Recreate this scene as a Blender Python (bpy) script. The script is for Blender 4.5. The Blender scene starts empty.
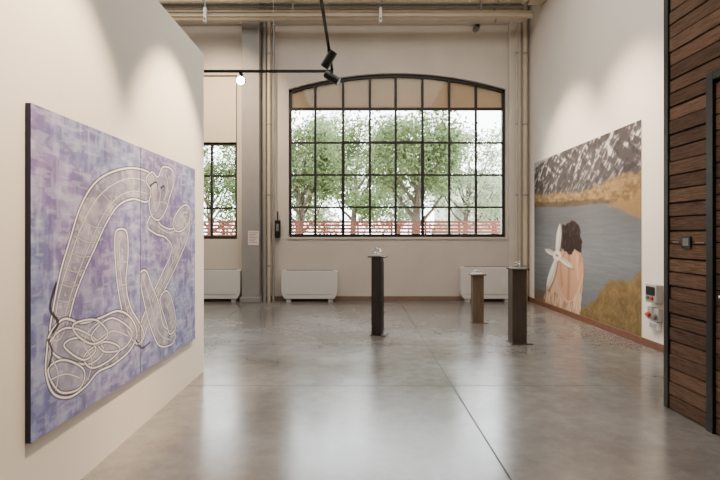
import bpy, bmesh, math, random
import numpy as np
from mathutils import Vector, Matrix
random.seed(4); rng = np.random.default_rng(7)
S = bpy.context.scene; C = S.collection; PI = math.pi
F = 480.0; CX = 358.0; CY = 235.0; H = 1.5
def W(px, py, Y): return Vector(((px-CX)*Y/F, Y, H-(py-CY)*Y/F))
def lin(c): return tuple(((v/255)/12.92 if v/255 <= .04045 else ((v/255+.055)/1.055)**2.4) for v in c)

# ---------------------------------------------------------------- materials
def mat(name, rgb, rough=.6, metal=0., var=.12, scale=6., bump=0., bscale=60., emit=None, spec=.5, stretch=(1,1,1)):
    m = bpy.data.materials.new(name); m.use_nodes = True
    nt = m.node_tree; N = nt.nodes; L = nt.links; b = N['Principled BSDF']
    c = lin(rgb)
    tc = N.new('ShaderNodeTexCoord'); mp = N.new('ShaderNodeMapping'); mp.inputs['Scale'].default_value = stretch
    L.new(tc.outputs['Object'], mp.inputs['Vector'])
    n = N.new('ShaderNodeTexNoise'); n.inputs['Scale'].default_value = scale; n.inputs['Detail'].default_value = 5
    L.new(mp.outputs[0], n.inputs['Vector'])
    r = N.new('ShaderNodeValToRGB')
    r.color_ramp.elements[0].position = .3; r.color_ramp.elements[1].position = .7
    r.color_ramp.elements[0].color = tuple(v*(1-var) for v in c)+(1,)
    r.color_ramp.elements[1].color = tuple(min(1, v*(1+var)) for v in c)+(1,)
    L.new(n.outputs['Fac'], r.inputs[0]); L.new(r.outputs[0], b.inputs['Base Color'])
    b.inputs['Roughness'].default_value = rough; b.inputs['Metallic'].default_value = metal
    b.inputs['Specular IOR Level'].default_value = spec
    if bump:
        n2 = N.new('ShaderNodeTexNoise'); n2.inputs['Scale'].default_value = bscale; n2.inputs['Detail'].default_value = 4
        L.new(mp.outputs[0], n2.inputs['Vector'])
        bp = N.new('ShaderNodeBump'); bp.inputs['Strength'].default_value = bump; bp.inputs['Distance'].default_value = .01
        L.new(n2.outputs['Fac'], bp.inputs['Height']); L.new(bp.outputs[0], b.inputs['Normal'])
    if emit:
        b.inputs['Emission Color'].default_value = tuple(emit[0])+(1,); b.inputs['Emission Strength'].default_value = emit[1]
    return m
M = {}
M['wall'] = mat('white_plaster', (232,225,215), .85, var=.02, scale=1.5, bump=.05)
M['backwall'] = mat('old_plaster', (210,201,190), .9, var=.06, scale=1.2, bump=.15, bscale=25)
M['column'] = mat('column_paint', (150,148,146), .8, var=.06, scale=3)
M['pipe'] = mat('cream_pipe_paint', (200,186,164), .5, var=.05)
M['pipegrey'] = mat('grey_pipe_paint', (146,142,138), .5, var=.05)
M['ceil'] = mat('ceiling_paint', (190,182,168), .9, var=.04)
M['black'] = mat('black_metal', (20,19,20), .45, .3, var=.1)
M['steel'] = mat('window_steel', (38,35,34), .5, .2, var=.15)
M['base'] = mat('brown_skirting', (112,74,56), .5, var=.15, scale=9)
M['basetan'] = mat('tan_skirting', (128,106,88), .6, var=.1, scale=9)
M['radiator'] = mat('white_enamel', (224,222,218), .4, var=.02)
M['grille'] = mat('grey_grille', (110,110,108), .5, var=.05)
M['bronze'] = mat('dark_bronze', (42,34,30), .45, .1, var=.3, scale=5, stretch=(3,3,.6))
M['bronze2'] = mat('grey_brown_metal', (76,66,56), .5, .1, var=.2, scale=5, stretch=(3,3,.6))
M['rust'] = mat('rusty_brown', (106,86,68), .6, .0, var=.2, scale=7, stretch=(3,3,.6))
M['silver'] = mat('silver', (205,205,205), .25, .9, var=.05)
M['whitebase'] = mat('white_acrylic', (225,225,222), .3, var=.02)
M['paper'] = mat('paper', (226,214,206), .8, var=.02)
M['ink'] = mat('grey_ink', (110,100,98), .8, var=.05)
M['letter'] = mat('pale_lettering', (150,136,124), .8, var=.05)
M['red'] = mat('red_plastic', (190,36,30), .4, var=.05)
M['green'] = mat('green_plastic', (60,130,70), .4, var=.05)
M['greybox'] = mat('grey_plastic', (160,160,158), .5, var=.04)
M['bark'] = mat('bark', (78,68,58), .9, var=.3, scale=8, bump=.4)
M['grass'] = mat('outdoor_grass', (120,130,90), .95, var=.2)
M['fence'] = mat('red_fence_boards', (112,56,46), .8, var=.15)
M['facade'] = mat('pale_facade', (186,180,170), .9, var=.03)
M['dark'] = mat('dark_gap', (20,14,11), .9, var=.1)
M['lens'] = mat('lamp_lens', (255,240,210), .3, emit=((1,.66,.30), 120))
M['wire'] = mat('suspension_wire', (150,148,144), .4, .5)
M['blindw'] = mat('white_blind_cloth', (226,212,192), .9, var=.03, scale=2)

def leafmat(name, a, b_):
    m = bpy.data.materials.new(name); m.use_nodes = True; nt = m.node_tree; N = nt.nodes; L = nt.links; b = N['Principled BSDF']
    g = N.new('ShaderNodeNewGeometry'); r = N.new('ShaderNodeValToRGB')
    r.color_ramp.elements[0].color = lin(a)+(1,); r.color_ramp.elements[1].color = lin(b_)+(1,)
    L.new(g.outputs['Random Per Island'], r.inputs[0]); L.new(r.outputs[0], b.inputs['Base Color']); b.inputs['Roughness'].default_value = .7
    t = N.new('ShaderNodeBsdfTranslucent'); L.new(r.outputs[0], t.inputs['Color'])
    mx = N.new('ShaderNodeMixShader'); mx.inputs[0].default_value = .5
    L.new(b.outputs[0], mx.inputs[1]); L.new(t.outputs[0], mx.inputs[2]); L.new(mx.outputs[0], N['Material Output'].inputs[0]); return m
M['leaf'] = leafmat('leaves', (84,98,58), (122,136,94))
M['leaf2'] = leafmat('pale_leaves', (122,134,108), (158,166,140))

def woodmat():
    m = bpy.data.materials.new('stained_planks'); m.use_nodes = True; nt = m.node_tree; N = nt.nodes; L = nt.links; b = N['Principled BSDF']
    g = N.new('ShaderNodeNewGeometry'); r = N.new('ShaderNodeValToRGB')
    r.color_ramp.elements[0].color = lin((86,66,54))+(1,); r.color_ramp.elements[1].color = lin((124,98,80))+(1,)
    L.new(g.outputs['Random Per Island'], r.inputs[0])
    tc = N.new('ShaderNodeTexCoord'); mp = N.new('ShaderNodeMapping'); mp.inputs['Scale'].default_value = (1,1.6,26)
    n = N.new('ShaderNodeTexNoise'); n.inputs['Scale'].default_value = 3; n.inputs['Detail'].default_value = 8; n.inputs['Roughness'].default_value = .75
    L.new(tc.outputs['Object'], mp.inputs[0]); L.new(mp.outputs[0], n.inputs[0])
    r2 = N.new('ShaderNodeValToRGB'); r2.color_ramp.elements[0].position = .38; r2.color_ramp.elements[1].position = .62
    r2.color_ramp.elements[0].color = (.45,.42,.4,1); r2.color_ramp.elements[1].color = (1.12,1.1,1.1,1)
    L.new(n.outputs['Fac'], r2.inputs[0])
    mx = N.new('ShaderNodeMixRGB'); mx.blend_type = 'MULTIPLY'; mx.inputs[0].default_value = 1
    L.new(r.outputs[0], mx.inputs[1]); L.new(r2.outputs[0], mx.inputs[2]); L.new(mx.outputs[0], b.inputs['Base Color'])
    b.inputs['Roughness'].default_value = .85; b.inputs['Specular IOR Level'].default_value = .2
    bp = N.new('ShaderNodeBump'); bp.inputs['Strength'].default_value = .6; bp.inputs['Distance'].default_value = .006
    L.new(n.outputs['Fac'], bp.inputs['Height']); L.new(bp.outputs[0], b.inputs['Normal']); return m
M['wood'] = woodmat()

def floormat():
    m = bpy.data.materials.new('polished_concrete'); m.use_nodes = True; nt = m.node_tree; N = nt.nodes; L = nt.links; b = N['Principled BSDF']
    tc = N.new('ShaderNodeTexCoord'); sp = N.new('ShaderNodeSeparateXYZ'); L.new(tc.outputs['Object'], sp.inputs[0])
    def noise(s, d=6, rough=.6):
        n = N.new('ShaderNodeTexNoise'); n.inputs['Scale'].default_value = s; n.inputs['Detail'].default_value = d; n.inputs['Roughness'].default_value = rough
        L.new(tc.outputs['Object'], n.inputs[0]); return n
    n1 = noise(.8, 6, .58); n2 = noise(7, 7, .72)
    r = N.new('ShaderNodeValToRGB'); r.color_ramp.elements[0].position = .3; r.color_ramp.elements[1].position = .7
    r.color_ramp.elements[0].color = lin((108,103,99))+(1,); r.color_ramp.elements[1].color = lin((136,132,128))+(1,)
    L.new(n1.outputs['Fac'], r.inputs[0])
    r2 = N.new('ShaderNodeValToRGB'); r2.color_ramp.elements[0].color = (.83,.82,.81,1); r2.color_ramp.elements[1].color = (1.1,1.1,1.1,1)
    r2.color_ramp.elements[0].position = .36; r2.color_ramp.elements[1].position = .64
    L.new(n2.outputs['Fac'], r2.inputs[0])
    mx = N.new('ShaderNodeMixRGB'); mx.blend_type = 'MULTIPLY'; mx.inputs[0].default_value = 1
    L.new(r.outputs[0], mx.inputs[1]); L.new(r2.outputs[0], mx.inputs[2])
    prev = None
    def mth(op, a, bb):
        q = N.new('ShaderNodeMath'); q.operation = op
        for i, v in enumerate((a, bb)):
            if v is None: continue
            if isinstance(v, (int, float)): q.inputs[i].default_value = v
            else: L.new(v, q.inputs[i])
        return q.outputs[0]
    for axis, vals in (('X', (.937, -2.4)), ('Y', (6.55, 4.78, 1.2))):
        for v in vals:
            d = mth('ABSOLUTE', mth('SUBTRACT', sp.outputs[axis], v), None)
            q = mth('LESS_THAN', d, .006 if axis == 'X' else (.015 if v > 6 else .008))
            prev = q if prev is None else mth('MAXIMUM', prev, q)
    mj = N.new('ShaderNodeMixRGB'); mj.inputs[2].default_value = lin((44,40,38))+(1,)
    L.new(mth('MULTIPLY', prev, .8), mj.inputs[0]); L.new(mx.outputs[0], mj.inputs[1]); L.new(mj.outputs[0], b.inputs['Base Color'])
    rr = N.new('ShaderNodeMapRange'); rr.inputs[1].default_value = .35; rr.inputs[2].default_value = .65; rr.inputs[3].default_value = .17; rr.inputs[4].default_value = .26
    L.new(n1.outputs['Fac'], rr.inputs[0]); 
    ad = mth('ADD', rr.outputs[0], mth('MULTIPLY', prev, .6)); L.new(ad, b.inputs['Roughness'])
    sl = N.new('ShaderNodeMath'); sl.operation = 'MULTIPLY_ADD'; L.new(prev, sl.inputs[0]); sl.inputs[1].default_value = -.7; sl.inputs[2].default_value = 1.0
    L.new(sl.outputs[0], b.inputs['Specular IOR Level'])
    return m
M['floor'] = floormat()

def glassmat():
    m = bpy.data.materials.new('window_glass'); m.use_nodes = True; nt = m.node_tree; N = nt.nodes; L = nt.links
    N.remove(N['Principled BSDF'])
    t = N.new('ShaderNodeBsdfTransparent'); t.inputs[0].default_value = (.96,.98,.98,1)
    g = N.new('ShaderNodeBsdfGlossy'); g.inputs['Roughness'].default_value = .03
    f = N.new('ShaderNodeFresnel'); f.inputs[0].default_value = 1.3
    x = N.new('ShaderNodeMixShader'); L.new(f.outputs[0], x.inputs[0]); L.new(t.outputs[0], x.inputs[1]); L.new(g.outputs[0], x.inputs[2])
    L.new(x.outputs[0], N['Material Output'].inputs[0]); return m
M['glass'] = glassmat()
def blindmat():
    m = mat('beige_blind_cloth', (210,188,160), .9, var=.04, scale=3)
    nt = m.node_tree; N = nt.nodes; L = nt.links; b = N['Principled BSDF']
    t = N.new('ShaderNodeBsdfTranslucent'); t.inputs[0].default_value = lin((204,174,140))+(1,)
    x = N.new('ShaderNodeMixShader'); x.inputs[0].default_value = .2
    L.new(b.outputs[0], x.inputs[1]); L.new(t.outputs[0], x.inputs[2]); L.new(x.outputs[0], N['Material Output'].inputs[0]); return m
M['blind'] = blindmat()
def colmat(name, rough, spec=.3):
    m = bpy.data.materials.new(name); m.use_nodes = True; nt = m.node_tree; b = nt.nodes['Principled BSDF']
    a = nt.nodes.new('ShaderNodeAttribute'); a.attribute_name = 'Col'; nt.links.new(a.outputs['Color'], b.inputs['Base Color'])
    b.inputs['Roughness'].default_value = rough; b.inputs['Specular IOR Level'].default_value = spec; return m
M['paint'] = colmat('painted_canvas', .8, .2); M['print'] = colmat('printed_mural', .75, .2)

# ---------------------------------------------------------------- mesh builder
class MB:
    def __init__(s): s.v = []; s.f = []
    def box(s, x0, x1, y0, y1, z0, z1):
        b = len(s.v); s.v += [(x,y,z) for z in (z0,z1) for x,y in ((x0,y0),(x1,y0),(x1,y1),(x0,y1))]
        s.f += [tuple(b+i for i in q) for q in ((0,3,2,1),(4,5,6,7),(0,1,5,4),(1,2,6,5),(2,3,7,6),(3,0,4,7))]; return s
    def prism(s, pts, d):
        b = len(s.v); n = len(pts); d = Vector(d)
        s.v += [tuple(p) for p in pts]+[tuple(Vector(p)+d) for p in pts]
        s.f += [tuple(b+i for i in range(n))[::-1], tuple(b+n+i for i in range(n))]
        s.f += [(b+i, b+(i+1)%n, b+n+(i+1)%n, b+n+i) for i in range(n)]; return s
    def tube(s, pts, rad, seg=12, cap=True):
        pts = [Vector(p) for p in pts]; n = len(pts)
        if not hasattr(rad, '__len__'): rad = [rad]*n
        b = len(s.v)
        for i, p in enumerate(pts):
            t = (pts[min(i+1,n-1)]-pts[max(i-1,0)]).normalized()
            a = Vector((0,0,1)) if abs(t.z) < .9 else Vector((1,0,0))
            u = t.cross(a).normalized(); w = t.cross(u)
            for k in range(seg):
                q = p+(u*math.cos(2*PI*k/seg)+w*math.sin(2*PI*k/seg))*rad[i]; s.v.append(tuple(q))
        for i in range(n-1):
            for k in range(seg):
                k2 = (k+1)%seg; s.f.append((b+i*seg+k, b+i*seg+k2, b+(i+1)*seg+k2, b+(i+1)*seg+k))
        if cap:
            s.f.append(tuple(b+k for k in range(seg))[::-1]); s.f.append(tuple(b+(n-1)*seg+k for k in range(seg)))
        return s
    def build(s, name, m, parent=None, bevel=0, smooth=False):
        me = bpy.data.meshes.new(name)
        me.from_pydata(s.v, [], s.f); me.validate(); me.materials.append(m)
        bm = bmesh.new(); bm.from_mesh(me); bmesh.ops.recalc_face_normals(bm, faces=bm.faces); bm.to_mesh(me); bm.free()
        o = bpy.data.objects.new(name, me); C.objects.link(o)
        if parent: o.parent = parent
        if smooth:
            for p in me.polygons: p.use_smooth = True
            me.set_sharp_from_angle(angle=.7)
        if bevel:
            md = o.modifiers.new('bevel', 'BEVEL'); md.width = bevel; md.segments = 2; md.limit_method = 'ANGLE'
        return o
def struct(o): o['kind'] = 'structure'; return o
def tag(o, label, cat, group=None):
    o['label'] = label; o['category'] = cat
    if group: o['group'] = group
    return o
def thing(name, label, cat, loc=(0,0,0), rz=0, group=None):
    o = bpy.data.objects.new(name, None); C.objects.link(o); o.location = loc; o.rotation_euler.z = rz; o.empty_display_size = .1
    return tag(o, label, cat, group)

# ---------------------------------------------------------------- room shell
YB = 11.0; K = F/YB
def bx(px): return (px-CX)/K
def bz(py): return H-(py-CY)/K
XR = 3.9; XL = -8.0; ZC = 7.0; YF = -4.0
struct(MB().box(XL, XR+.3, YF, YB+.4, -.2, 0).build('floor', M['floor']))
struct(MB().box(XL, XR+.3, YF, YB+.4, ZC, ZC+.2).build('ceiling', M['ceil']))
struct(MB().box(XR, XR+.3, YF, YB+.4, 0, ZC).build('wall_right', M['wall']))
struct(MB().box(XL-.3, XL, YF, YB+.4, 0, ZC).build('wall_far_left', M['backwall']))
struct(MB().box(XL, XR, YF-.3, YF, 0, ZC).build('wall_front', M['wall']))
w1 = (bx(288.5), bx(506)); wcx = sum(w1)/2; whw = (w1[1]-w1[0])/2; w1b = bz(237); zp = bz(73); zs = bz(89)
def arch(x, off=0): return zp-off-(zp-zs)*((x-wcx)/whw)**2
w2 = (-4.95, bx(237)); w2b = bz(239); w2t = bz(75)
mb = MB(); T = .4
mb.box(XL, w2[0], YB, YB+T, 0, ZC); mb.box(w2[0], w2[1], YB, YB+T, 0, w2b); mb.box(w2[0], w2[1], YB, YB+T, w2t, ZC)
mb.box(w2[1], w1[0], YB, YB+T, 0, ZC); mb.box(w1[0], w1[1], YB, YB+T, 0, w1b); mb.box(w1[1], XR, YB, YB+T, 0, ZC)
n = 32
pts = [(w1[0]+(w1[1]-w1[0])*i/n, YB) for i in range(n+1)]
for i in range(n):
    a, b = pts[i][0], pts[i+1][0]
    mb.prism([(a,YB,arch(a)),(b,YB,arch(b)),(b,YB,ZC),(a,YB,ZC)], (0,T,0))
struct(mb.build('wall_back', M['backwall']))
XP = -1.70; YP = 5.29; ZP = 3.49
struct(MB().box(XP-.22, XP, YF, YP, 0, ZP).build('wall_left', M['wall']))
struct(MB().box(XR-.02, XR, 4.25, YB, 0, .10).build('baseboard_right', M['base'], bevel=.004))
mb = MB(); mb.box(XL, bx(244), YB-.02, YB, 0, .10); mb.box(bx(264), XR-.02, YB-.02, YB, 0, .10)
struct(mb.build('baseboard_back', M['basetan'], bevel=.004))

wy = YB+.08
win = bpy.data.objects.new('window_1', None); C.objects.link(win); win['kind'] = 'structure'; win['label'] = 'large segmental arched steel window with forty small panes'
mb = MB(); f = .06
mb.box(w1[0], w1[0]+f, wy, wy+.07, w1b, arch(w1[0])); mb.box(w1[1]-f, w1[1], wy, wy+.07, w1b, arch(w1[1])); mb.box(w1[0]+f, w1[1]-f, wy, wy+.07, w1b, w1b+.07)
for i in range(n):
    a, b = pts[i][0], pts[i+1][0]
    mb.prism([(a,wy,arch(a,.07)),(b,wy,arch(b,.07)),(b,wy,arch(b)),(a,wy,arch(a))], (0,.07,0))
mb.build('window_frame', M['steel'], win)
mb = MB(); cols = [bx(p) for p in (315,343,370,396,423,450,477)]; rows = [bz(p) for p in (108,142,174.5,207)]
for i, x in enumerate(cols):
    h = .027; mb.box(x-h, x+h, wy+.005, wy+.06, w1b+.07, arch(x,.07))
for i, z in enumerate(rows):
    h = .032 if i == 0 else .021
    mb.box(w1[0]+f, w1[1]-f, wy+.01, wy+.055, z-h, z+h)
mb.build('glazing_bars', M['steel'], win)
mb = MB()
for x in (cols[1], cols[4]): mb.box(x-.036, x+.036, wy-.012, wy+.004, w1b+.07, rows[1]+.03)
mb.box(cols[1], cols[4], wy-.012, wy+.004, rows[1]-.03, rows[1]+.03)
mb.build('casement_frame', M['steel'], win)
def archpoly(y, z0, off): return [(w1[0]+.01, y, z0), (w1[1]-.01, y, z0)]+[(min(max(x,w1[0]+.01),w1[1]-.01), y, arch(x,off)) for x, _ in pts[::-1]]
MB().prism(archpoly(wy+.03, w1b+.06, .05), (0,.004,0)).build('glass', M['glass'], win)
MB().prism(archpoly(wy+.075, rows[0]-.02, .004), (0,.004,0)).build('roller_blind', M['blind'], win)
MB().box(w1[0]-.02, w1[1]+.02, YB-.03, YB+.08, w1b-.05, w1b).build('sill', M['backwall'], win)
win2 = bpy.data.objects.new('window_2', None); C.objects.link(win2); win2['kind'] = 'structure'; win2['label'] = 'partly hidden steel window left of the pilaster'
mb = MB(); mb.box(w2[0], w2[0]+f, wy, wy+.07, w2b, w2t); mb.box(w2[1]-f, w2[1], wy, wy+.07, w2b, w2t); mb.box(w2[0]+f, w2[1]-f, wy, wy+.07, w2b, w2b+.07); mb.box(w2[0]+f, w2[1]-f, wy, wy+.07, bz(143)-.04, bz(143)+.04); mb.box(w2[0]+f, w2[1]-f, wy, wy+.07, w2t-.06, w2t)
mb.build('window_frame', M['steel'], win2)
mb = MB()
for px in (210.5, 184, 158): mb.box(bx(px)-.025, bx(px)+.025, wy+.005, wy+.06, w2b+.07, bz(143)-.04)
for py in (175.5, 208): mb.box(w2[0]+f, w2[1]-f, wy+.01, wy+.055, bz(py)-.022, bz(py)+.022)
mb.build('glazing_bars', M['steel'], win2)
MB().box(w2[0]+.05, w2[1]-.05, wy+.03, wy+.034, w2b+.05, bz(143)-.02).build('glass', M['glass'], win2)
MB().box(w2[0]+.03, w2[1]-.03, wy-.05, wy-.01, bz(142), w2t-.03).build('blind_panel', M['blindw'], win2, bevel=.005)

mb = MB(); mb.box(bx(245), bx(262), YB-.32, YB, 0, ZC); mb.box(bx(245)-.03, bx(262)+.03, YB-.36, YB, 0, .12)
struct(mb.build('trim_1', M['column'], bevel=.01))['label'] = 'square grey pilaster between the two windows'
mb = MB(); mb.box(bx(508), bx(519.5), YB-.1, YB, 0, ZC)
struct(mb.build('trim_2', M['backwall'], bevel=.01))['label'] = 'shallow pilaster right of the arched window'
struct(MB().box(XL, bx(505), YB-.14, YB, bz(25), bz(22.5)).build('trim_3', M['backwall']))

def vpipe(px, r, m, label, y=YB-.14, wall=YB):
    x = bx(px)
    o = thing('vertical_pipe', label, 'pipe', (x, y, 0))
    MB().tube([(0,0,0),(0,0,ZC-.005)], r, 14).build('tube', M[m], o, smooth=True)
    k = .8
    while k < ZC-.3:
        MB().tube([(0,0,k-.02),(0,0,k+.02)], r+.005, 14).box(-.012, .012, 0, wall-y-.022, k-.012, k+.012).build('pipe_clamp', M['pipegrey'], o); k += 1.6
    return o
vpipe(265.6, .042, 'pipegrey', 'grey vertical pipe hugging the right side of the pilaster')
vpipe(270, .038, 'pipe', 'pale vertical pipe second from the pilaster')
vpipe(274.5, .028, 'pipegrey', 'thin grey conduit third from the pilaster, behind the black fixture')
vpipe(514, .022, 'pipe', 'thin pale conduit on the shallow pilaster right of the arched window', y=YB-.18, wall=YB-.1)
vpipe(523, .05, 'pipe', 'thick pale downpipe in the corner beside the mural wall', y=YB-.14)
t = thing('wall_fixture', 'small black wall fixture between the pipes and the arched window', 'wall fixture', W(278, 229, YB-.05))
MB().box(-.06,.06,-.08,.02,-.2,.2).build('housing', M['black'], t, bevel=.015)
MB().tube([(0,-.03,.2),(0,-.03,.4)], .015).build('stem', M['black'], t)
MB().box(-.03,.03,-.095,-.08,-.05,.12).build('grip', M['grille'], t)
t = thing('notice_sheet', 'pinkish paper notice taped to the grey pilaster', 'notice', W(253.5, 238, YB-.325))
MB().box(-.12,.12,-.003,.003,-.16,.16).build('paper', M['paper'], t)
mb = MB()
for i in range(7): mb.box(-.09, .09-.03*(i%3), -.0045, -.003, .11-i*.035, .12-i*.035)
mb.build('printed_lines', M['ink'], t)

def hpipe(py, r, Y, m, label, x1=3.6):
    z = H+(CY-py)*Y/F
    o = thing('ceiling_pipe', label, 'pipe', (XL+.1, Y, z))
    MB().tube([(0,0,0),(x1-XL-.1,0,0)], r, 14).build('tube', M[m], o, smooth=True)
    for X in (-5.5,-3.3,.5,3.0):
        MB().tube([(X-XL-.12,0,0),(X-XL-.08,0,0)], r+.01, 14).box(X-XL-.108, X-XL-.092, -.008, .008, 0, ZC-z).build('hanger', M['pipegrey'], o)
    return o
hpipe(1.0, .045, 10.3, 'pipe', 'highest cream pipe of the bundle under the ceiling')
hpipe(6.2, .035, 10.45, 'pipegrey', 'second pipe from the top of the ceiling bundle, greyer than its neighbours')
hpipe(10.2, .03, 10.6, 'pipe', 'thin cream pipe just above the ceiling beam')
hpipe(19.8, .045, 10.5, 'pipe', 'lowest cream pipe, running just above the wall ledge')
z1 = H+(CY-16.8)*10.2/F
t = thing('ceiling_beam', 'cream painted steel beam running between the ceiling pipes', 'beam', (XL+.1, 10.2, z1))
L_ = 3.7-XL-.1
MB().box(0, L_, -.06, .06, -.008, .004).box(0, L_, -.006, .006, .004, .09).box(0, L_, -.06, .06, .09, .102).build('girder', M['pipe'], t)
for X in (-5,-1.5,2.5): MB().box(X-XL, X-XL+.03, -.015, .015, .10, ZC-z1).build('hanger', M['pipegrey'], t)
for px, lab in ((205,'leftmost'), (380.5,'middle')):
    p = W(px, 15.5, 10.05)
    t = thing('pipe_bracket', 'white upright bracket clipped on the ceiling beam, %s one' % lab, 'bracket', p)
    MB().box(-.03,.03,-.03,.05,-.14,.16).build('plate', M['radiator'], t, bevel=.005)
    MB().tube([(0,-.03,-.08),(0,-.055,-.08)], .018).build('bolt', M['grille'], t)
    MB().box(-.012,.012,0,.024,.16,ZC-p.z).build('hanger', M['pipegrey'], t)
t = thing('service_duct', 'pale service duct running high along the mural wall', 'duct', (XR-.25, 10.1, 6.38))
MB().box(-.1,.228,-9.0,0,-.05,.05).build('tray', M['pipe'], t, bevel=.01)
MB().tube([(-.16,-9,.0),(-.16,0,.0)], .04).build('tube', M['pipe'], t, smooth=True)
for yy in (-.5,-3.5): MB().box(-.2,.0,yy,yy+.04,-.06,-.045).build('bracket', M['pipegrey'], t)
t = thing('wall_camera', 'small dark camera on a bracket high on the wall above the arched window', 'camera', W(475, 30, YB))
MB().box(-.03,.03,-.03,0,-.06,.06).build('bracket', M['greybox'], t)
MB().box(-.06,.06,-.24,-.03,-.05,.04).build('housing', M['grille'], t, bevel=.01)
MB().tube([(0,-.24,0),(0,-.26,0)], .03).build('lens', M['black'], t)

def radiator(px0, px1, ptop, label):
    Y = YB-.02; x0, x1 = bx(px0), bx(px1); w = (x1-x0)/2; h = bz(ptop)
    t = thing('fan_coil_radiator', label, 'radiator', ((x0+x1)/2, Y, 0), group='white fan coil radiators under the windows')
    mb = MB(); mb.prism([(-w+.07,0,.07),(w-.07,0,.07),(w-.02,0,.16),(w,0,.25),(w,0,h-.03),(w-.03,0,h),(-w+.03,0,h),(-w,0,h-.03),(-w,0,.25),(-w+.02,0,.16)], (0,-.24,0))
    mb.build('casing', M['radiator'], t, bevel=.01)
    mb = MB()
    for i in range(5): mb.box(-w+.1, w-.1, -.215+i*.04, -.195+i*.04, h-.002, h+.006)
    mb.build('top_grille', M['grille'], t)
    MB().box(-w+.1, w-.1, -.248, -.24, .17, .175).build('seam', M['grille'], t)
    for s in (-1, 1): MB().box(s*(w-.16)-.05, s*(w-.16)+.05, -.2, -.03, 0, .075).build('foot', M['radiator'], t)
radiator(190, 243, 269, 'white fan coil radiator partly hidden behind the partition wall')
radiator(283, 338, 270, 'white fan coil radiator under the left end of the arched window')
radiator(458.5, 511, 266.5, 'white fan coil radiator behind the brown plinths, near the mural corner')

# ---------------------------------------------------------------- plinths
def plinth(px, pyb, pyt, w, d, rz, m, label, ov=.03):
    Y = F*H/(pyb-CY); p = W(px, pyb, Y); h = (pyb-pyt)*Y/F
    t = thing('display_plinth', label, 'plinth', (p.x, Y, 0), rz)
    MB().box(-w/2, w/2, -d/2, d/2, .012, h-.02).build('column', M[m], t, bevel=.004)
    MB().box(-w/2-ov, w/2+ov+.01, -d/2-.03, d/2+.03, h-.02, h).build('top_plate', M[m], t, bevel=.003)
    MB().box(-w/2-.02, w/2+.08, -d/2-.03, d/2+.03, 0, .012).build('base_plate', M[m], t, bevel=.003)
    return Vector((p.x, Y, h)), t
P1, t1 = plinth(377.5, 334.5, 256, .145, .17, math.radians(-18), 'bronze', 'tallest near-black bronze plinth standing alone left of the other two', .05)
MB().box(.075, .081, -.07, .07, .05, 1.1).build('side_flange', M['black'], t1)
P2, t2 = plinth(477.3, 322.5, 274, .185, .16, 0, 'rust', 'short rusty brown plinth in the middle, farthest from the viewer')
P3, t3 = plinth(517.3, 342.5, 268, .20, .2, 0, 'bronze2', 'wide grey-brown plinth nearest the mural', .015)
def sculpture(P, kind, label):
    t = thing('small_sculpture', label, 'sculpture', P)
    if kind == 0:
        MB().box(-.07,.06,-.05,.05,0,.03).build('base', M['whitebase'], t, bevel=.004)
        pts = [(.055*math.cos(a)-.01, .03*math.sin(2*a), .075+.04*math.sin(a)) for a in [i*2*PI/28 for i in range(29)]]
        MB().tube(pts, [.011+.005*math.sin(i) for i in range(29)], 8).build('twisted_loop', M['silver'], t, smooth=True)
    elif kind == 1:
        MB().box(-.08,.08,-.05,.05,0,.012).build('base', M['whitebase'], t)
        pts = [(-.07,0,.02),(-.04,.0,.05),(0,.01,.055),(.03,0,.035),(.07,0,.05)]
        MB().tube(pts, [.006,.02,.025,.016,.006], 10).build('leaf_form', M['silver'], t, smooth=True)
    else:
        MB().tube([(0,0,0),(0,0,.012)], .05, 20).build('base', M['whitebase'], t)
        pts = [(.03*math.cos(a), .02*math.sin(a), .012+.09*i/20) for i, a in enumerate([i*2*PI/9 for i in range(21)])]
        MB().tube(pts, [.02-.0008*i for i in range(21)], 8).build('spiral_form', M['silver'], t, smooth=True)
sculpture(P1, 0, 'small twisted silver piece on a white block on the tallest plinth')
sculpture(P2, 1, 'small low silver piece on the short rusty plinth')
sculpture(P3, 2, 'small silver spiral piece on the wide grey-brown plinth')

# ---------------------------------------------------------------- raster helpers for flat art
lat = rng.random((257,257))
def vnoise(x, y, f=1., seed=0):
    x = x*f+seed*17.3; y = y*f+seed*9.7
    xi = np.floor(x).astype(int); yi = np.floor(y).astype(int); fx = x-xi; fy = y-yi
    fx = fx*fx*(3-2*fx); fy = fy*fy*(3-2*fy); xi %= 256; yi %= 256
    return (lat[xi,yi]*(1-fx)+lat[xi+1,yi]*fx)*(1-fy)+(lat[xi,yi+1]*(1-fx)+lat[xi+1,yi+1]*fx)*fy
def fbm(x, y, f=1., seed=0, o=4):
    s = 0; a = .5
    for i in range(o): s = s+a*vnoise(x, y, f*2**i, seed+i); a *= .5
    return s/(1-.5**o)
def cr(pts, closed=False, k=6):
    P = [np.array(p, float) for p in pts]; n = len(P); out = []
    for i in range(n if closed else n-1):
        p1, p2 = P[i], P[(i+1)%n]
        p0 = P[(i-1)%n] if closed or i > 0 else p1; p3 = P[(i+2)%n] if closed or i+2 < n else p2
        for j in range(k):
            t = j/k; out.append(.5*((2*p1)+(-p0+p2)*t+(2*p0-5*p1+4*p2-p3)*t*t+(-p0+3*p1-3*p2+p3)*t**3))
    if not closed: out.append(P[-1])
    return out
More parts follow.
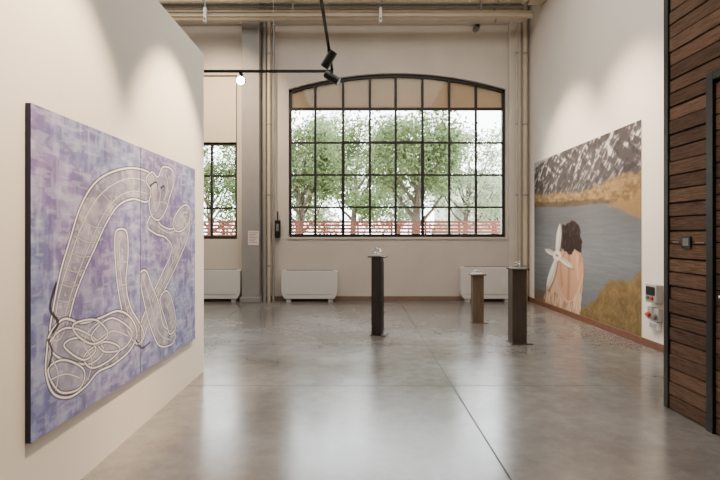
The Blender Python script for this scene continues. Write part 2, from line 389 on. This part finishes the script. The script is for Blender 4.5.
class Art:
    def __init__(s, X, y0, y1, z0, z1, ny, nz):
        s.X = X; s.ny, s.nz = ny, nz
        s.y, s.z = [a.ravel() for a in np.meshgrid(np.linspace(y0,y1,ny), np.linspace(z0,z1,nz))]
        s.c = np.zeros((ny*nz,3))
    def m(s, p):
        Y = F*s.X/(p[0]-CX); return np.array((Y, H-(p[1]-CY)*Y/F))
    def inside(s, poly):
        r = np.zeros(len(s.y), bool); n = len(poly)
        for i in range(n):
            a, b = poly[i], poly[(i+1)%n]
            if a[1] == b[1]: continue
            r ^= ((a[1] > s.z) != (b[1] > s.z)) & (s.y < (b[0]-a[0])*(s.z-a[1])/(b[1]-a[1])+a[0])
        return r
    def dist(s, pl):
        d = np.full(len(s.y), 9.)
        for a, b in zip(pl[:-1], pl[1:]):
            v = b-a; L2 = v@v
            if L2 < 1e-12: continue
            t = np.clip(((s.y-a[0])*v[0]+(s.z-a[1])*v[1])/L2, 0, 1)
            d = np.minimum(d, np.hypot(s.y-a[0]-t*v[0], s.z-a[1]-t*v[1]))
        return d
    def blend(s, mask, col):
        a = np.clip(mask, 0, 1)[:,None]; s.c = s.c*(1-a)+np.asarray(col, float)*a
    def fill(s, pts, col, a=1, smooth=True, jit=0, jf=4, soft=0):
        pl = [s.m(p) for p in pts]
        if smooth: pl = cr(pl, True)
        oy, oz = s.y, s.z
        if jit:
            s.y = oy+jit*(fbm(oy,oz,jf,3)-.5); s.z = oz+jit*(fbm(oy,oz,jf,8)-.5)
        r = s.inside(pl).astype(float); s.y, s.z = oy, oz
        if soft: r = s.blur(r, soft)
        if col is not None: s.blend(r*a, col)
        return r
    def blur(s, r, k):
        q = r.reshape(s.nz, s.ny, -1)
        for _ in range(k):
            p = np.pad(q, ((1,1),(1,1),(0,0)), mode='edge')
            q = (p[:-2,1:-1]+p[2:,1:-1]+p[1:-1,:-2]+p[1:-1,2:]+2*p[1:-1,1:-1])/6
        return q.reshape(r.shape)
    def stroke(s, pts, w, col, a=1, closed=False, smooth=True, edge=.004):
        pl = [s.m(p) for p in pts]
        if smooth: pl = cr(pl, closed)
        if closed: pl = pl+[pl[0]]
        d = s.dist(pl); s.blend(np.clip((w/2-d)/edge+.5, 0, 1)*a, col); return d
    def build(s, name, X, m, parent, sel=None, thick=0, facing=1, edge=(0,0,0)):
        ny, nz = s.ny, s.nz; c0, c1 = sel or (0, ny-1)
        idx = np.arange(ny*nz).reshape(nz, ny)[:, c0:c1+1]; k = idx.ravel(); nn = c1-c0+1
        V = np.stack([np.full(len(k), X), s.y[k], s.z[k]], 1)
        q = np.arange(len(k)).reshape(nz, nn)
        Fq = np.stack([q[:-1,:-1], q[:-1,1:], q[1:,1:], q[1:,:-1]], -1).reshape(-1,4)
        if facing < 0: Fq = Fq[:,::-1]
        V = V.tolist(); Fq = Fq.tolist(); col = (np.clip(s.c[k],0,255)/255)
        col = np.where(col <= .04045, col/12.92, ((col+.055)/1.055)**2.4)
        col = np.concatenate([col, np.ones((len(col),1))], 1)
        y0, y1, z0, z1 = s.y[k].min(), s.y[k].max(), s.z[k].min(), s.z[k].max(); b = len(V); Xb = X-facing*thick
        Xs = X-facing*.001
        V += [(Xs,y0,z0),(Xs,y1,z0),(Xs,y1,z1),(Xs,y0,z1),(Xb,y0,z0),(Xb,y1,z0),(Xb,y1,z1),(Xb,y0,z1)]
        Fq += [(b,b+1,b+5,b+4),(b+1,b+2,b+6,b+5),(b+2,b+3,b+7,b+6),(b+3,b,b+4,b+7),(b+4,b+5,b+6,b+7)]
        col = np.concatenate([col, np.tile(np.array(lin(edge)+(1,)), (8,1))])
        me = bpy.data.meshes.new(name); me.from_pydata(V, [], Fq); me.materials.append(m)
        at = me.color_attributes.new('Col', 'FLOAT_COLOR', 'POINT'); at.data.foreach_set('color', col.ravel().astype(np.float32))
        o = bpy.data.objects.new(name, me); C.objects.link(o)
        if parent: o.parent = parent
        return o

# ---------------------------------------------------------------- painting (left)
XA = -1.67
A = Art(XA, 2.45, 4.92, .435, 2.175, 620, 440)
y, z = A.y, A.z
n1 = fbm(y, z*1.0, 1.6, 1); n2 = fbm(y*1.0, z*6, 3, 2); n3 = fbm(y*7, z*1.2, 3, 5); n4 = fbm(y, z, 14, 9)
A.c[:] = np.array((128,134,180.)); 
A.blend(np.clip((n1-.47)*6,0,1)*.7, (136,112,166)); A.blend(np.clip((.45-n1)*6,0,1)*.6, (120,140,188))
A.blend(np.clip((n2-.52)*6,0,1)*.45, (168,172,204)); A.blend(np.clip((n3-.55)*8,0,1)*.5, (102,98,150)); A.blend(np.clip((n4-.53)*8,0,1)*.45, (180,182,212))
A.blend(np.clip((.45-n4)*9,0,1)*.5, (96,90,142)); A.blend(np.clip((fbm(y*3,z*12,3,61)-.58)*9,0,1)*.4, (192,194,216)); A.blend(np.clip((fbm(y*12,z*3,3,63)-.6)*9,0,1)*.35, (190,190,214))
FG = (150,146,160); WH = (252,250,248); DK = (30,24,40)
def body(pts, col=FG, a=.62):
    r = A.fill(pts, None); nn = fbm(y, z, 10, 12); n5 = fbm(y*4, z*4, 6, 71)
    A.blend(r*a, col); A.blend(r*np.clip((nn-.52)*6,0,1)*.5, (190,186,194)); A.blend(r*np.clip((.46-nn)*6,0,1)*.5, (112,106,130)); A.blend(r*np.clip((n5-.58)*8,0,1)*.5, (210,208,212))
    A.stroke(pts, .027, DK, .75, True); A.stroke(pts, .013, WH, 1, True); return r
def wl(p, w=.007, a=.95):
    A.stroke(p, w+.007, DK, .4); A.stroke(p, w, WH, a)
body([(153,214),(161,225),(171,229),(180,224),(186,216),(190,224),(187,240),(178,262),(168,283),(158,302),(149,322),(141,344),(136,340),(142,320),(150,300),(161,276),(172,250),(166,238),(156,234),(147,226)])
wl([(158,227),(170,233),(181,228),(178,248),(166,278),(153,304),(139,336)]); wl([(186,236),(176,260),(163,288)], .005)
body([(50,334),(54,304),(61,270),(70,240),(80,208),(94,184),(112,172),(133,168),(150,173),(155,184),(152,196),(146,202),(133,199),(119,205),(107,222),(95,248),(85,270),(75,296),(68,322),(59,340)])
wl([(54,330),(59,296),(69,262),(81,228),(96,200),(114,184),(134,178),(151,184)]); wl([(62,330),(68,304),(78,274),(90,244),(103,216),(117,198),(133,191),(148,194)], .006)
for p in ([(56,316),(70,310)],[(58,300),(74,298)],[(61,284),(79,284)],[(64,268),(85,270)],[(69,252),(92,256)],[(74,236),(98,242)],[(79,219),(104,228)],[(87,203),(111,216)],[(97,188),(118,206)],[(110,177),(126,201)],[(122,171),(134,199)],[(134,169),(141,200)]): wl([p[0], ((p[0][0]+p[1][0])/2+1,(p[0][1]+p[1][1])/2+3), p[1]], .005, .8)
body([(146,180),(152,172),(158,177),(163,167),(172,170),(174,182),(170,196),(166,210),(159,220),(152,216),(149,203),(151,191)])
wl([(153,182),(160,190),(159,204),(155,212)]); wl([(165,174),(168,186),(164,200)]); wl([(152,206),(160,202),(168,204)], .005); A.stroke([(161,188),(164,186),(164,191)], .014, DK, .9)
body([(173,223),(178,211),(185,205),(190,209),(189,221),(183,230),(176,231)]); wl([(177,226),(182,214),(188,212)]); wl([(180,229),(186,218)], .005)
body([(115,236),(120,229),(127,233),(128,256),(126,284),(131,308),(143,330),(139,344),(129,334),(121,306),(116,270)])
wl([(119,240),(121,278),(127,310),(138,336)]); wl([(117,262),(127,262)], .005); wl([(119,286),(127,284)], .005)
body([(140,276),(146,271),(152,286),(159,304),(164,326),(175,334),(172,344),(160,346),(152,331),(145,306)], (156,152,164)); wl([(144,282),(152,308),(160,334),(171,340)]); wl([(148,278),(157,304),(164,330)], .005)
body([(160,300),(167,291),(173,304),(176,326),(170,334),(166,322)]); wl([(165,302),(170,314),(171,328)])
body([(50,334),(64,319),(82,323),(100,318),(118,311),(131,318),(137,334),(130,350),(114,364),(98,372),(86,386),(70,397),(54,394),(46,374),(47,350)], (138,136,156), .5)
LP = [[(50,342),(66,328),(88,334),(104,350),(90,364),(66,360),(54,354)], [(48,370),(64,360),(84,370),(80,388),(60,392)], [(92,334),(112,318),(132,332),(124,348),(106,352),(97,344)], [(84,356),(104,342),(120,348),(110,360),(92,368)], [(64,346),(78,338),(96,348),(84,360)], [(74,324),(96,320),(108,334),(94,344),(78,336)]]
for p in LP:
    r = A.fill(p, None); A.blend(r*.22, (186,184,196)); A.stroke(p, .023, DK, .7, True); A.stroke(p, .011, WH, 1, True)
wl([(50,380),(66,374),(80,378)]); wl([(98,340),(113,331),(128,336)]); wl([(100,322),(90,330),(84,344),(92,360),(88,380)]); wl([(56,332),(50,352),(58,372),(56,390)])
A.stroke([(56,284),(50,308),(58,322),(53,332)], .020, DK, .8); A.stroke([(150,186),(156,182),(158,188)], .016, DK, .8)
A.stroke([(48,340),(52,352),(49,366)], .016, DK, .7); A.stroke([(136,340),(142,348),(150,342)], .014, DK, .7)
t = thing('diptych_painting', 'large lilac-blue canvas with white-lined bending animal-like figure on the partition wall', 'painting', (0,0,0))
A.build('canvas_panel', XA, M['paint'], t, sel=(0,308), thick=.028, facing=1, edge=(60,62,86))
A.build('canvas_panel', XA, M['paint'], t, sel=(310,619), thick=.028, facing=1, edge=(60,62,86))

# ---------------------------------------------------------------- mural (right)
B = Art(3.893, F*3.893/(641.3-CX), F*3.893/(534.3-CX), 1.5-106.5*6.6/F, 1.5+115.5*6.6/F, 560, 450)
y, z = B.y, B.z
B.c[:] = (160,158,160)
B.blend(np.clip((fbm(y,z*2.5,1.2,6)-.4)*4,0,1)*.8, (196,186,176))
mt = B.fill([(528,176),(545,160),(556,152),(566,146),(578,142),(590,134),(600,130),(612,126),(622,128),(632,123),(645,118),(645,220),(528,220)], (70,66,68), smooth=False, jit=.15, jf=3, soft=1)
def streak(ac, al, f, sd, th, k):
    wv = .3*fbm(y, z, 1.5, sd+40); c = y*ac[0]+z*ac[1]+wv; a = y*al[0]+z*al[1]+wv
    n = fbm(c, a, f, sd, 6); return np.clip((n-th)*k, 0, 1)
fade = np.clip((z-2.0)/.75, 0, 1)
s1 = streak((4.2,5.2), (-1.1,.9), 2.1, 13, .53, 14); s2 = streak((-2.6,5.0), (1.4,1.1), 2.6, 33, .56, 14); s3 = streak((12,13),(-4,3.4), 1.8, 53, .47, 8)
B.blend(mt*np.maximum(s1, s2)*(.1+.85*s3)*(.1+.85*fade), (218,214,214))
B.blend(mt*np.clip((.46-fbm(y*4,z*4,2.5,73,5))*9,0,1)*.5, (44,42,44))
B.blend(mt*np.clip((2.35-z)/.5,0,1)*.65*(1-.7*s3), (98,80,60))
sl = B.fill([(528,196),(550,195),(575,192),(598,186),(620,176),(645,166),(645,216),(600,216),(560,214),(528,214)], (146,118,78), .9, smooth=False, jit=.25, jf=5, soft=14)
B.blend(sl*np.clip((fbm(y*1.5-z,z*2.4+y,5,17,6)-.47)*9,0,1)*.6, (92,74,50)); B.blend(sl*np.clip((.45-fbm(y*1.5,z*4,8,27,5))*8,0,1)*.5, (178,150,104))
B.fill([(528,202),(560,202),(600,198),(612,202),(600,206),(528,211)], (62,56,50), .65, smooth=False, jit=.05, soft=5)
lk = B.fill([(528,208),(560,207),(600,204),(618,203),(645,212),(645,350),(528,350)], (108,113,120), smooth=False, jit=.05, jf=3, soft=3)
B.blend(lk*np.clip((fbm(y*1.2,z*16,2,31,5)-.44)*6,0,1)*.3, (136,140,146)); B.blend(lk*np.clip((z-1.2)/.6,0,1)*.5, (80,80,84)); B.blend(lk*np.clip((.95-z)/.9,0,1)*.5, (82,90,102))
B.fill([(606,207),(622,201),(645,194),(645,220),(628,213)], (140,112,74), .85, smooth=False, jit=.1, soft=5)
gr = B.fill([(645,266),(630,276),(614,284),(600,294),(590,304),(574,312),(556,318),(540,330),(645,360)], (124,102,66), smooth=False, jit=.3, jf=4, soft=26)
gn = fbm(y*2.5, z*2.5, 4, 41)
B.blend(gr*np.clip((gn-.46)*4,0,1)*.45, (160,134,88)); B.blend(gr*np.clip((.46-gn)*5,0,1)*.5, (94,80,52)); B.blend(gr*np.clip((.7-z)/.6,0,1)*.35, (86,80,50))
B.blend(gr*np.clip((fbm(y*9,z*5,6,43)-.54)*6,0,1)*.3, (184,156,108)); B.blend(gr*np.clip((.46-fbm(y*12,z*6,6,47))*6,0,1)*.3, (70,60,40))
B.fill([(528,288),(545,292),(556,300),(556,325),(528,325)], (104,88,70), .8, smooth=False, jit=.1, soft=10)
B.c = B.blur(B.c, 2)
SK = (192,150,124); DR = (196,168,142); HR = (36,26,22)
B.fill([(551,272),(556,259),(563,252),(572,249),(580,254),(583,264),(583,282),(581,300),(579,318),(566,322),(547,317),(545,302),(547,286)], DR, soft=3)
dn = fbm(y*8+z*2, z*1.5, 4, 51); dm = B.fill([(547,290),(555,292),(566,302),(574,296),(581,290),(579,318),(566,322),(546,316),(543,302)], None, soft=3)
B.blend(dm*np.clip((dn-.5)*7,0,1)*.6, (222,200,176)); B.blend(dm*np.clip((.47-dn)*7,0,1)*.7, (134,104,84))
B.fill([(557,256),(564,250),(578,250),(583,260),(583,276),(578,290),(570,302),(563,298),(557,284),(555,268)], SK, soft=4)
B.stroke([(569,254),(569,274),(568,298)], .08, (146,104,82), .65, edge=.08); B.stroke([(560,262),(562,284)], .08, (150,110,88), .6, edge=.08); B.stroke([(577,256),(578,278)], .06, (220,182,154), .65, edge=.06); B.stroke([(583,260),(584,276),(580,292)], .03, (140,98,76), .6, edge=.04)
B.stroke([(555,270),(558,286),(566,300),(573,300),(579,288),(583,274)], .014, (228,208,184), .8, edge=.012)
B.fill([(559,240),(561,230),(566,223),(573,221),(579,227),(581,238),(582,248),(579,253),(575,250),(571,255),(566,252),(562,248)], HR, jit=.12, jf=12, soft=2)
hm = B.fill([(559,240),(561,230),(566,223),(573,221),(579,227),(581,238),(582,248),(575,250),(566,252)], None, jit=.1, jf=12, soft=3)
B.blend(hm*np.clip((fbm(y*10+z*6,z*3-y*2,4,91)-.52)*7,0,1)*.5, (100,74,58))
for q in ([(571,224),(579,232),(581,250),(581,262)], [(577,246),(580,256),(579,266)], [(565,250),(563,258)], [(560,232),(558,242),(560,250)]): B.stroke(q, .012, HR, .7, edge=.016)
TW = (222,217,210); TS = (110,92,80)
def blade(p, q, w0, w1_):
    a, b = np.array(p, float), np.array(q, float); d = (b-a)/np.linalg.norm(b-a); nrm = np.array((-d[1], d[0])); L = np.linalg.norm(b-a)
    P = [a, a+d*L*.25+nrm*w0, a+d*L*.7+nrm*w1_, b, a+d*L*.7-nrm*w1_, a+d*L*.25-nrm*w0]
    B.fill([tuple(v+np.array((1.4,1.8))) for v in P], TS, .55, soft=6); B.fill([tuple(v) for v in P], TW, soft=1)
    off = nrm*(.5*w1_) if nrm[0] > 0 else -nrm*(.5*w1_)
    B.stroke([tuple(a+off*.6), tuple(a+d*L*.6+off), tuple(b)], .03, (160,148,138), .7, edge=.03)
hub = (557,256)
blade(hub, (560,224), 2.0, 2.3); blade(hub, (547,290), 2.2, 2.8); blade(hub, (573,268), 2.0, 2.3); blade(hub, (545,249), 1.8, 2.2)
B.fill([(554,252),(558,250),(561,254),(560,259),(556,261),(553,257)], (232,226,218), soft=1); B.stroke([(556,255),(558,256)], .04, TS, .8, edge=.02)
B.stroke([(547,286),(548,291)], .03, (184,116,80), .8)
B.c = B.blur(B.c, 1)
B.c += (rng.random((len(y),1))-.5)*8
mu = B.build('wall_mural', 3.893, M['print'], None, thick=.003, facing=-1, edge=(200,200,200))
tag(mu, 'large printed mural of a woman from behind facing a lake and snowy mountains', 'mural')

# ---------------------------------------------------------------- wood clad room on the right
XW = 2.69
struct(MB().box(XW+.035, XR, .8, 4.2, 0, 5.4).build('wall_wood_core', M['dark']))
mb = MB(); pz = .01; pitch = .118
while pz < 5.4:
    h = pitch-random.choice((.008,.012,.017)); off = random.uniform(0,.012)
    mb.box(XW+off, XW+.035, 3.69 if pz < 2.72 else 1.0, 4.155-random.uniform(0,.008), pz, pz+h)
    pz += pitch
struct(mb.build('wall_wood', M['wood'], bevel=.002))['label'] = 'brown stained horizontal plank cladding'
struct(MB().box(XW-.008, XW+.05, 4.157, 4.215, 0, 5.4).build('trim_4', M['steel'], bevel=.003))
d1 = bpy.data.objects.new('door_1', None); C.objects.link(d1); d1['kind'] = 'structure'
MB().box(XW-.02, XW+.034, 3.615, 3.685, 0, 2.74).box(XW-.02, XW+.034, 2.62, 2.69, 0, 2.74).box(XW-.02, XW+.034, 2.69, 3.615, 2.67, 2.74).build('door_frame', M['black'], d1, bevel=.003)
mb = MB()
for i in range(22): mb.box(XW+.005, XW+.034, 2.69, 3.615, .01+i*.12, .12+i*.12)
mb.build('door_leaf', M['wood'], d1)
MB().tube([(XW+.005,3.5,1.05),(XW-.05,3.5,1.05),(XW-.05,3.38,1.05)], .011).build('door_handle', M['silver'], d1)
t = thing('lock_plate', 'small dark keypad box on the wooden planks', 'keypad', (XW, 3.93, 1.44))
MB().box(-.008,0.004,-.055,.055,-.05,.05).build('housing', M['black'], t, bevel=.003)
MB().box(-.010,-.008,-.035,.035,-.028,.035).build('display', M['grille'], t)
for yy, w, lab in ((4.06,.04,'small pale lettering strip on the planks left of the keypad box'), (3.78,.05,'small pale lettering strip on the planks right of the keypad box')):
    t = thing('lettering_strip', lab, 'sign', (XW, yy, 1.44)); mb = MB()
    for k in range(8): mb.box(-.002,.004,w-(k+.55)*w*2/8,w-k*w*2/8,-.005,.005)
    mb.build('characters', M['letter'], t)
def pr(px, py, X=XR): Y = F*X/(px-CX); return Vector((X, Y, H-(py-CY)*Y/F))
t = thing('control_box', 'grey electric control box above the industrial sockets beside the mural', 'control box', pr(657.5, 293.5))
MB().box(-.09,0,-.12,.12,-.12,.12).build('enclosure', M['greybox'], t, bevel=.01)
MB().box(-.1,-.09,-.09,.09,-.02,.09).build('window_flap', M['black'], t, bevel=.003)
MB().tube([(-.09,.05,-.06),(-.115,.05,-.06)], .022).build('button', M['green'], t); MB().tube([(-.09,-.04,-.06),(-.115,-.04,-.06)], .022).build('button', M['red'], t)
def socket(px, py, col, lab):
    t = thing('industrial_socket', lab, 'socket', pr(px, py), group='industrial wall sockets')
    MB().box(-.06,0,-.055,.055,-.085,.085).build('housing', M['greybox'], t, bevel=.008)
    MB().tube([(-.06,0,-.01),(-.1,0,-.03)], .036, 18).build('lid', M[col], t, smooth=True)
    MB().tube([(-.1,0,-.03),(-.108,0,-.034)], .024, 18).build('hinge_cap', M['greybox'], t)
socket(654.2, 313, 'red', 'red-lidded industrial socket under the control box'); socket(660.5, 315, 'grille', 'grey-lidded industrial socket under the control box')
t = thing('wall_socket', 'white outlet box lowest on the wall beside the mural', 'socket', pr(657, 325.5))
MB().box(-.05,0,-.1,.1,-.05,.05).build('housing', M['radiator'], t, bevel=.008); MB().box(-.056,-.05,-.07,.07,-.03,.03).build('cover', M['greybox'], t)

# ---------------------------------------------------------------- tracks, spotlights and added fill lights
XT = -.39; ZT = 4.0
t = thing('lighting_track', 'black lighting track running away from the viewer overhead', 'lighting track', (XT, 7.3, ZT))
MB().box(-.018,.018,-7,.0,-.018,.018).build('rail', M['black'], t)
for yy in (-1.2,-4): MB().tube([(0,yy,.018),(0,yy,ZC-ZT)], .0025, 6).build('suspension_wire', M['wire'], t)
t = thing('lighting_track', 'black lighting track crossing towards the partition wall', 'lighting track', (XT, 7.33, ZT))
MB().box(-5.0,-.02,-.018,.018,-.018,.018).build('rail', M['black'], t)
for xx in (-.9,-3.4): MB().tube([(xx,0,.018),(xx,0,ZC-ZT)], .0025, 6).build('suspension_wire', M['wire'], t)
def spot(p, d, lab, lens='black', L=.24, r=.06):
    p = Vector(p); d = Vector(d).normalized()
    t = thing('spotlight', lab, 'spotlight', p, group='black track spotlights')
    MB().box(-.02,.02,-.05,.05,-.05,-.0185).tube([(0,0,-.05),(0,0,-.09)], .012).build('adapter', M['black'], t)
    c = Vector((0,0,-.14)); a = c-d*L*.5; b = c+d*L*.5
    MB().tube([a, a+d*.02, b], [r*.85, r, r], 20).build('lamp_head', M['black'], t, smooth=True)
    MB().tube([b-d*.004, b+d*.003], r*.85, 20).build('lens', M[lens], t)
    return p+b+d*.02
spot((XT, 6.45, ZT), (-.5,.2,-.75), 'black spotlight at the far end of the track, upper of the central pair')
spot((XT, 7.2, ZT), (.8,-.1,-.5), 'black spotlight at the corner of the tracks, lower of the central pair')
lp = spot(W(241,71.5,7.33), (.15,-1,-.3), 'lit spotlight hanging from the cross track near the partition wall', 'lens', L=.13, r=.07)
def lamp(kind, loc, aim, e, col=(1,1,1), **k):
    l = bpy.data.lights.new('lamp', kind); l.energy = e; l.color = col
    for a, b in k.items(): setattr(l, a, b)
    o = bpy.data.objects.new('lamp', l); C.objects.link(o); o.location = loc
    o.rotation_euler = (Vector(aim)-Vector(loc)).to_track_quat('-Z','Y').to_euler(); return o
WARM = (1,.74,.47)
for yy, e in ((2.5,700),(4.3,760)):
    lamp('SPOT', (XT, yy, ZT-.12), (XP, yy+.1, 1.9), e, WARM, spot_size=math.radians(58), spot_blend=.6, shadow_soft_size=.05)
for yy, e in ((6.9,1250),(8.8,1250)):
    lamp('SPOT', (1.7, yy-.4, 5.0), (XR, yy, 2.6), e, (1,.78,.55), spot_size=math.radians(60), spot_blend=1, shadow_soft_size=.15)
lamp('SPOT', lp, lp+Vector((.25,-1,-.6)), 60, WARM, spot_size=math.radians(70), spot_blend=.5, shadow_soft_size=.03)
lamp('SPOT', (-2.6, 8.6, 5.6), (-3.1, 11, 4.0), 700, WARM, spot_size=math.radians(80), spot_blend=.9, shadow_soft_size=.1)
lamp('AREA', (.5, 5.5, 6.8), (.5, 5.5, 0), 330, (1,.95,.89), shape='RECTANGLE', size=5, size_y=6)  # added overhead fill to brighten the room, not a fixture of the gallery
lamp('AREA', (-4.5, 8, 6.8), (-4.5, 8, 0), 130, (1,.93,.85), shape='SQUARE', size=4)  # second added fill, for the area behind the partition, no real fixture

# ---------------------------------------------------------------- outside
struct(MB().box(-60, 60, YB+.4, 90, -.3, -.05).build('ground', M['grass']))
def tree(px, Y, zc, rx, rz_, nl, leaf, lab, tr=.16, seed=0, lean=.3, ls=1., nc=34):
    r = np.random.default_rng(seed)
    x = (px-CX)*Y/F; t = thing('tree', lab, 'tree', (x, Y, -.05), group='trees outside the windows')
    mb = MB(); top = (lean, 0, zc+rz_*.4)
    mb.tube([(0,0,0),(lean*.2,0,zc*.35),(lean*.5,.05,zc*.7),top], [tr,tr*.8,tr*.6,tr*.2], 10)
    ends = []
    for k in range(9):
        a = k*2.4; s = zc*.5+k*.1*zc*.5; e = (math.cos(a)*rx*.8, math.sin(a)*rx*.5, s+rz_*.7)
        mb.tube([(lean*.4,0,s*.8),((e[0]+lean*.4)/2, e[1]/2, s*1.05),e], [tr*.45,tr*.28,.03], 6); ends.append(e)
    mb.build('trunk', M['bark'], t, smooth=True)
    V = []; Fa = []
    cl = [(r.uniform(-1,1)*rx, r.uniform(-1,1)*rx*.7, zc+r.uniform(-1,1)*rz_) for _ in range(nc)]+ends
    for i in range(nl):
        c = cl[r.integers(len(cl))]; p = Vector((c[0]+r.normal(0,.28)*ls, c[1]+r.normal(0,.25)*ls, c[2]+r.normal(0,.24)*ls))
        u = Vector(r.normal(0,1,3)).normalized(); w = u.cross(Vector(r.normal(0,1,3))).normalized(); s = (.045+.05*r.random())*ls; b = len(V)
        V += [tuple(p-u*s), tuple(p+w*s*.6), tuple(p+u*s), tuple(p-w*s*.6)]; Fa.append((b,b+1,b+2,b+3))
    me = bpy.data.meshes.new('foliage'); me.from_pydata(V, [], Fa); me.materials.append(M[leaf]); o = bpy.data.objects.new('foliage', me); C.objects.link(o); o.parent = t
tree(298, 18, 4.0, 1.4, 1.8, 9000, 'leaf', 'leafy tree behind the left end of the arched window', seed=1)
tree(414, 17, 4.6, 1.4, 1.2, 7500, 'leaf', 'tree with a clear trunk behind the centre panes of the arched window', seed=3, tr=.2)
tree(352, 25, 5.1, 2.2, 2.6, 12000, 'leaf', 'dense tree seen through the left middle panes of the arched window', seed=2, ls=1.2, tr=.2)
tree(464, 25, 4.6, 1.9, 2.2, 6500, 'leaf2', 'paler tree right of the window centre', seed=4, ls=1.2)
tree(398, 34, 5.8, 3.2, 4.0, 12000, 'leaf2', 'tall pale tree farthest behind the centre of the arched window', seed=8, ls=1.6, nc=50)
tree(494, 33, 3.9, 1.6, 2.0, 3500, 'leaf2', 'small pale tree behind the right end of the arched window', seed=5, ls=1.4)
tree(208, 22.5, 4.0, 1.7, 2.2, 10000, 'leaf', 'tree seen through the partly hidden left window', seed=6)
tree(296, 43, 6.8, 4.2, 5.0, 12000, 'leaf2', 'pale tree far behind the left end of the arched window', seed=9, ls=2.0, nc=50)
mb = MB(); Yf = 14.2
t = thing('garden_fence', 'red-brown slatted fence outside the windows', 'fence', (0, Yf, -.05))
for i in range(19): mb.box(-9, 9, -.012, .012, .1+i*.1, .17+i*.1)
mb.build('boards', M['fence'], t)
for k in range(19): MB().box(-9+k-.03, -9+k+.03, .012, .07, 0, 1.98).build('post', M['fence'], t)
t = thing('pale_building', 'pale building far outside, right of the trees', 'building', (10.8, 40, -.05))
MB().box(-3.5,5,0,6,0,6.2).build('wall', M['facade'], t); MB().box(-3.7,5.2,-.2,6.2,6.2,6.4).build('roof', M['greybox'], t)
for k in range(4): MB().box(-2.8+k*2,-1.8+k*2,-.02,.02,2.6,4.2).build('window', M['grille'], t)

# ---------------------------------------------------------------- world, camera
w = bpy.data.worlds.new('world'); S.world = w; w.use_nodes = True
bg = w.node_tree.nodes['Background']; bg.inputs[0].default_value = (.96,.98,1,1); bg.inputs[1].default_value = 13.0
cam = bpy.data.cameras.new('camera'); co = bpy.data.objects.new('camera', cam); C.objects.link(co); S.camera = co
cam.sensor_width = 36; cam.lens = 24; co.location = (0,0,H); co.rotation_euler = (PI/2,0,0)
cam.shift_x = (360-CX)/720; cam.shift_y = -(240-CY)/720; cam.clip_start = .05
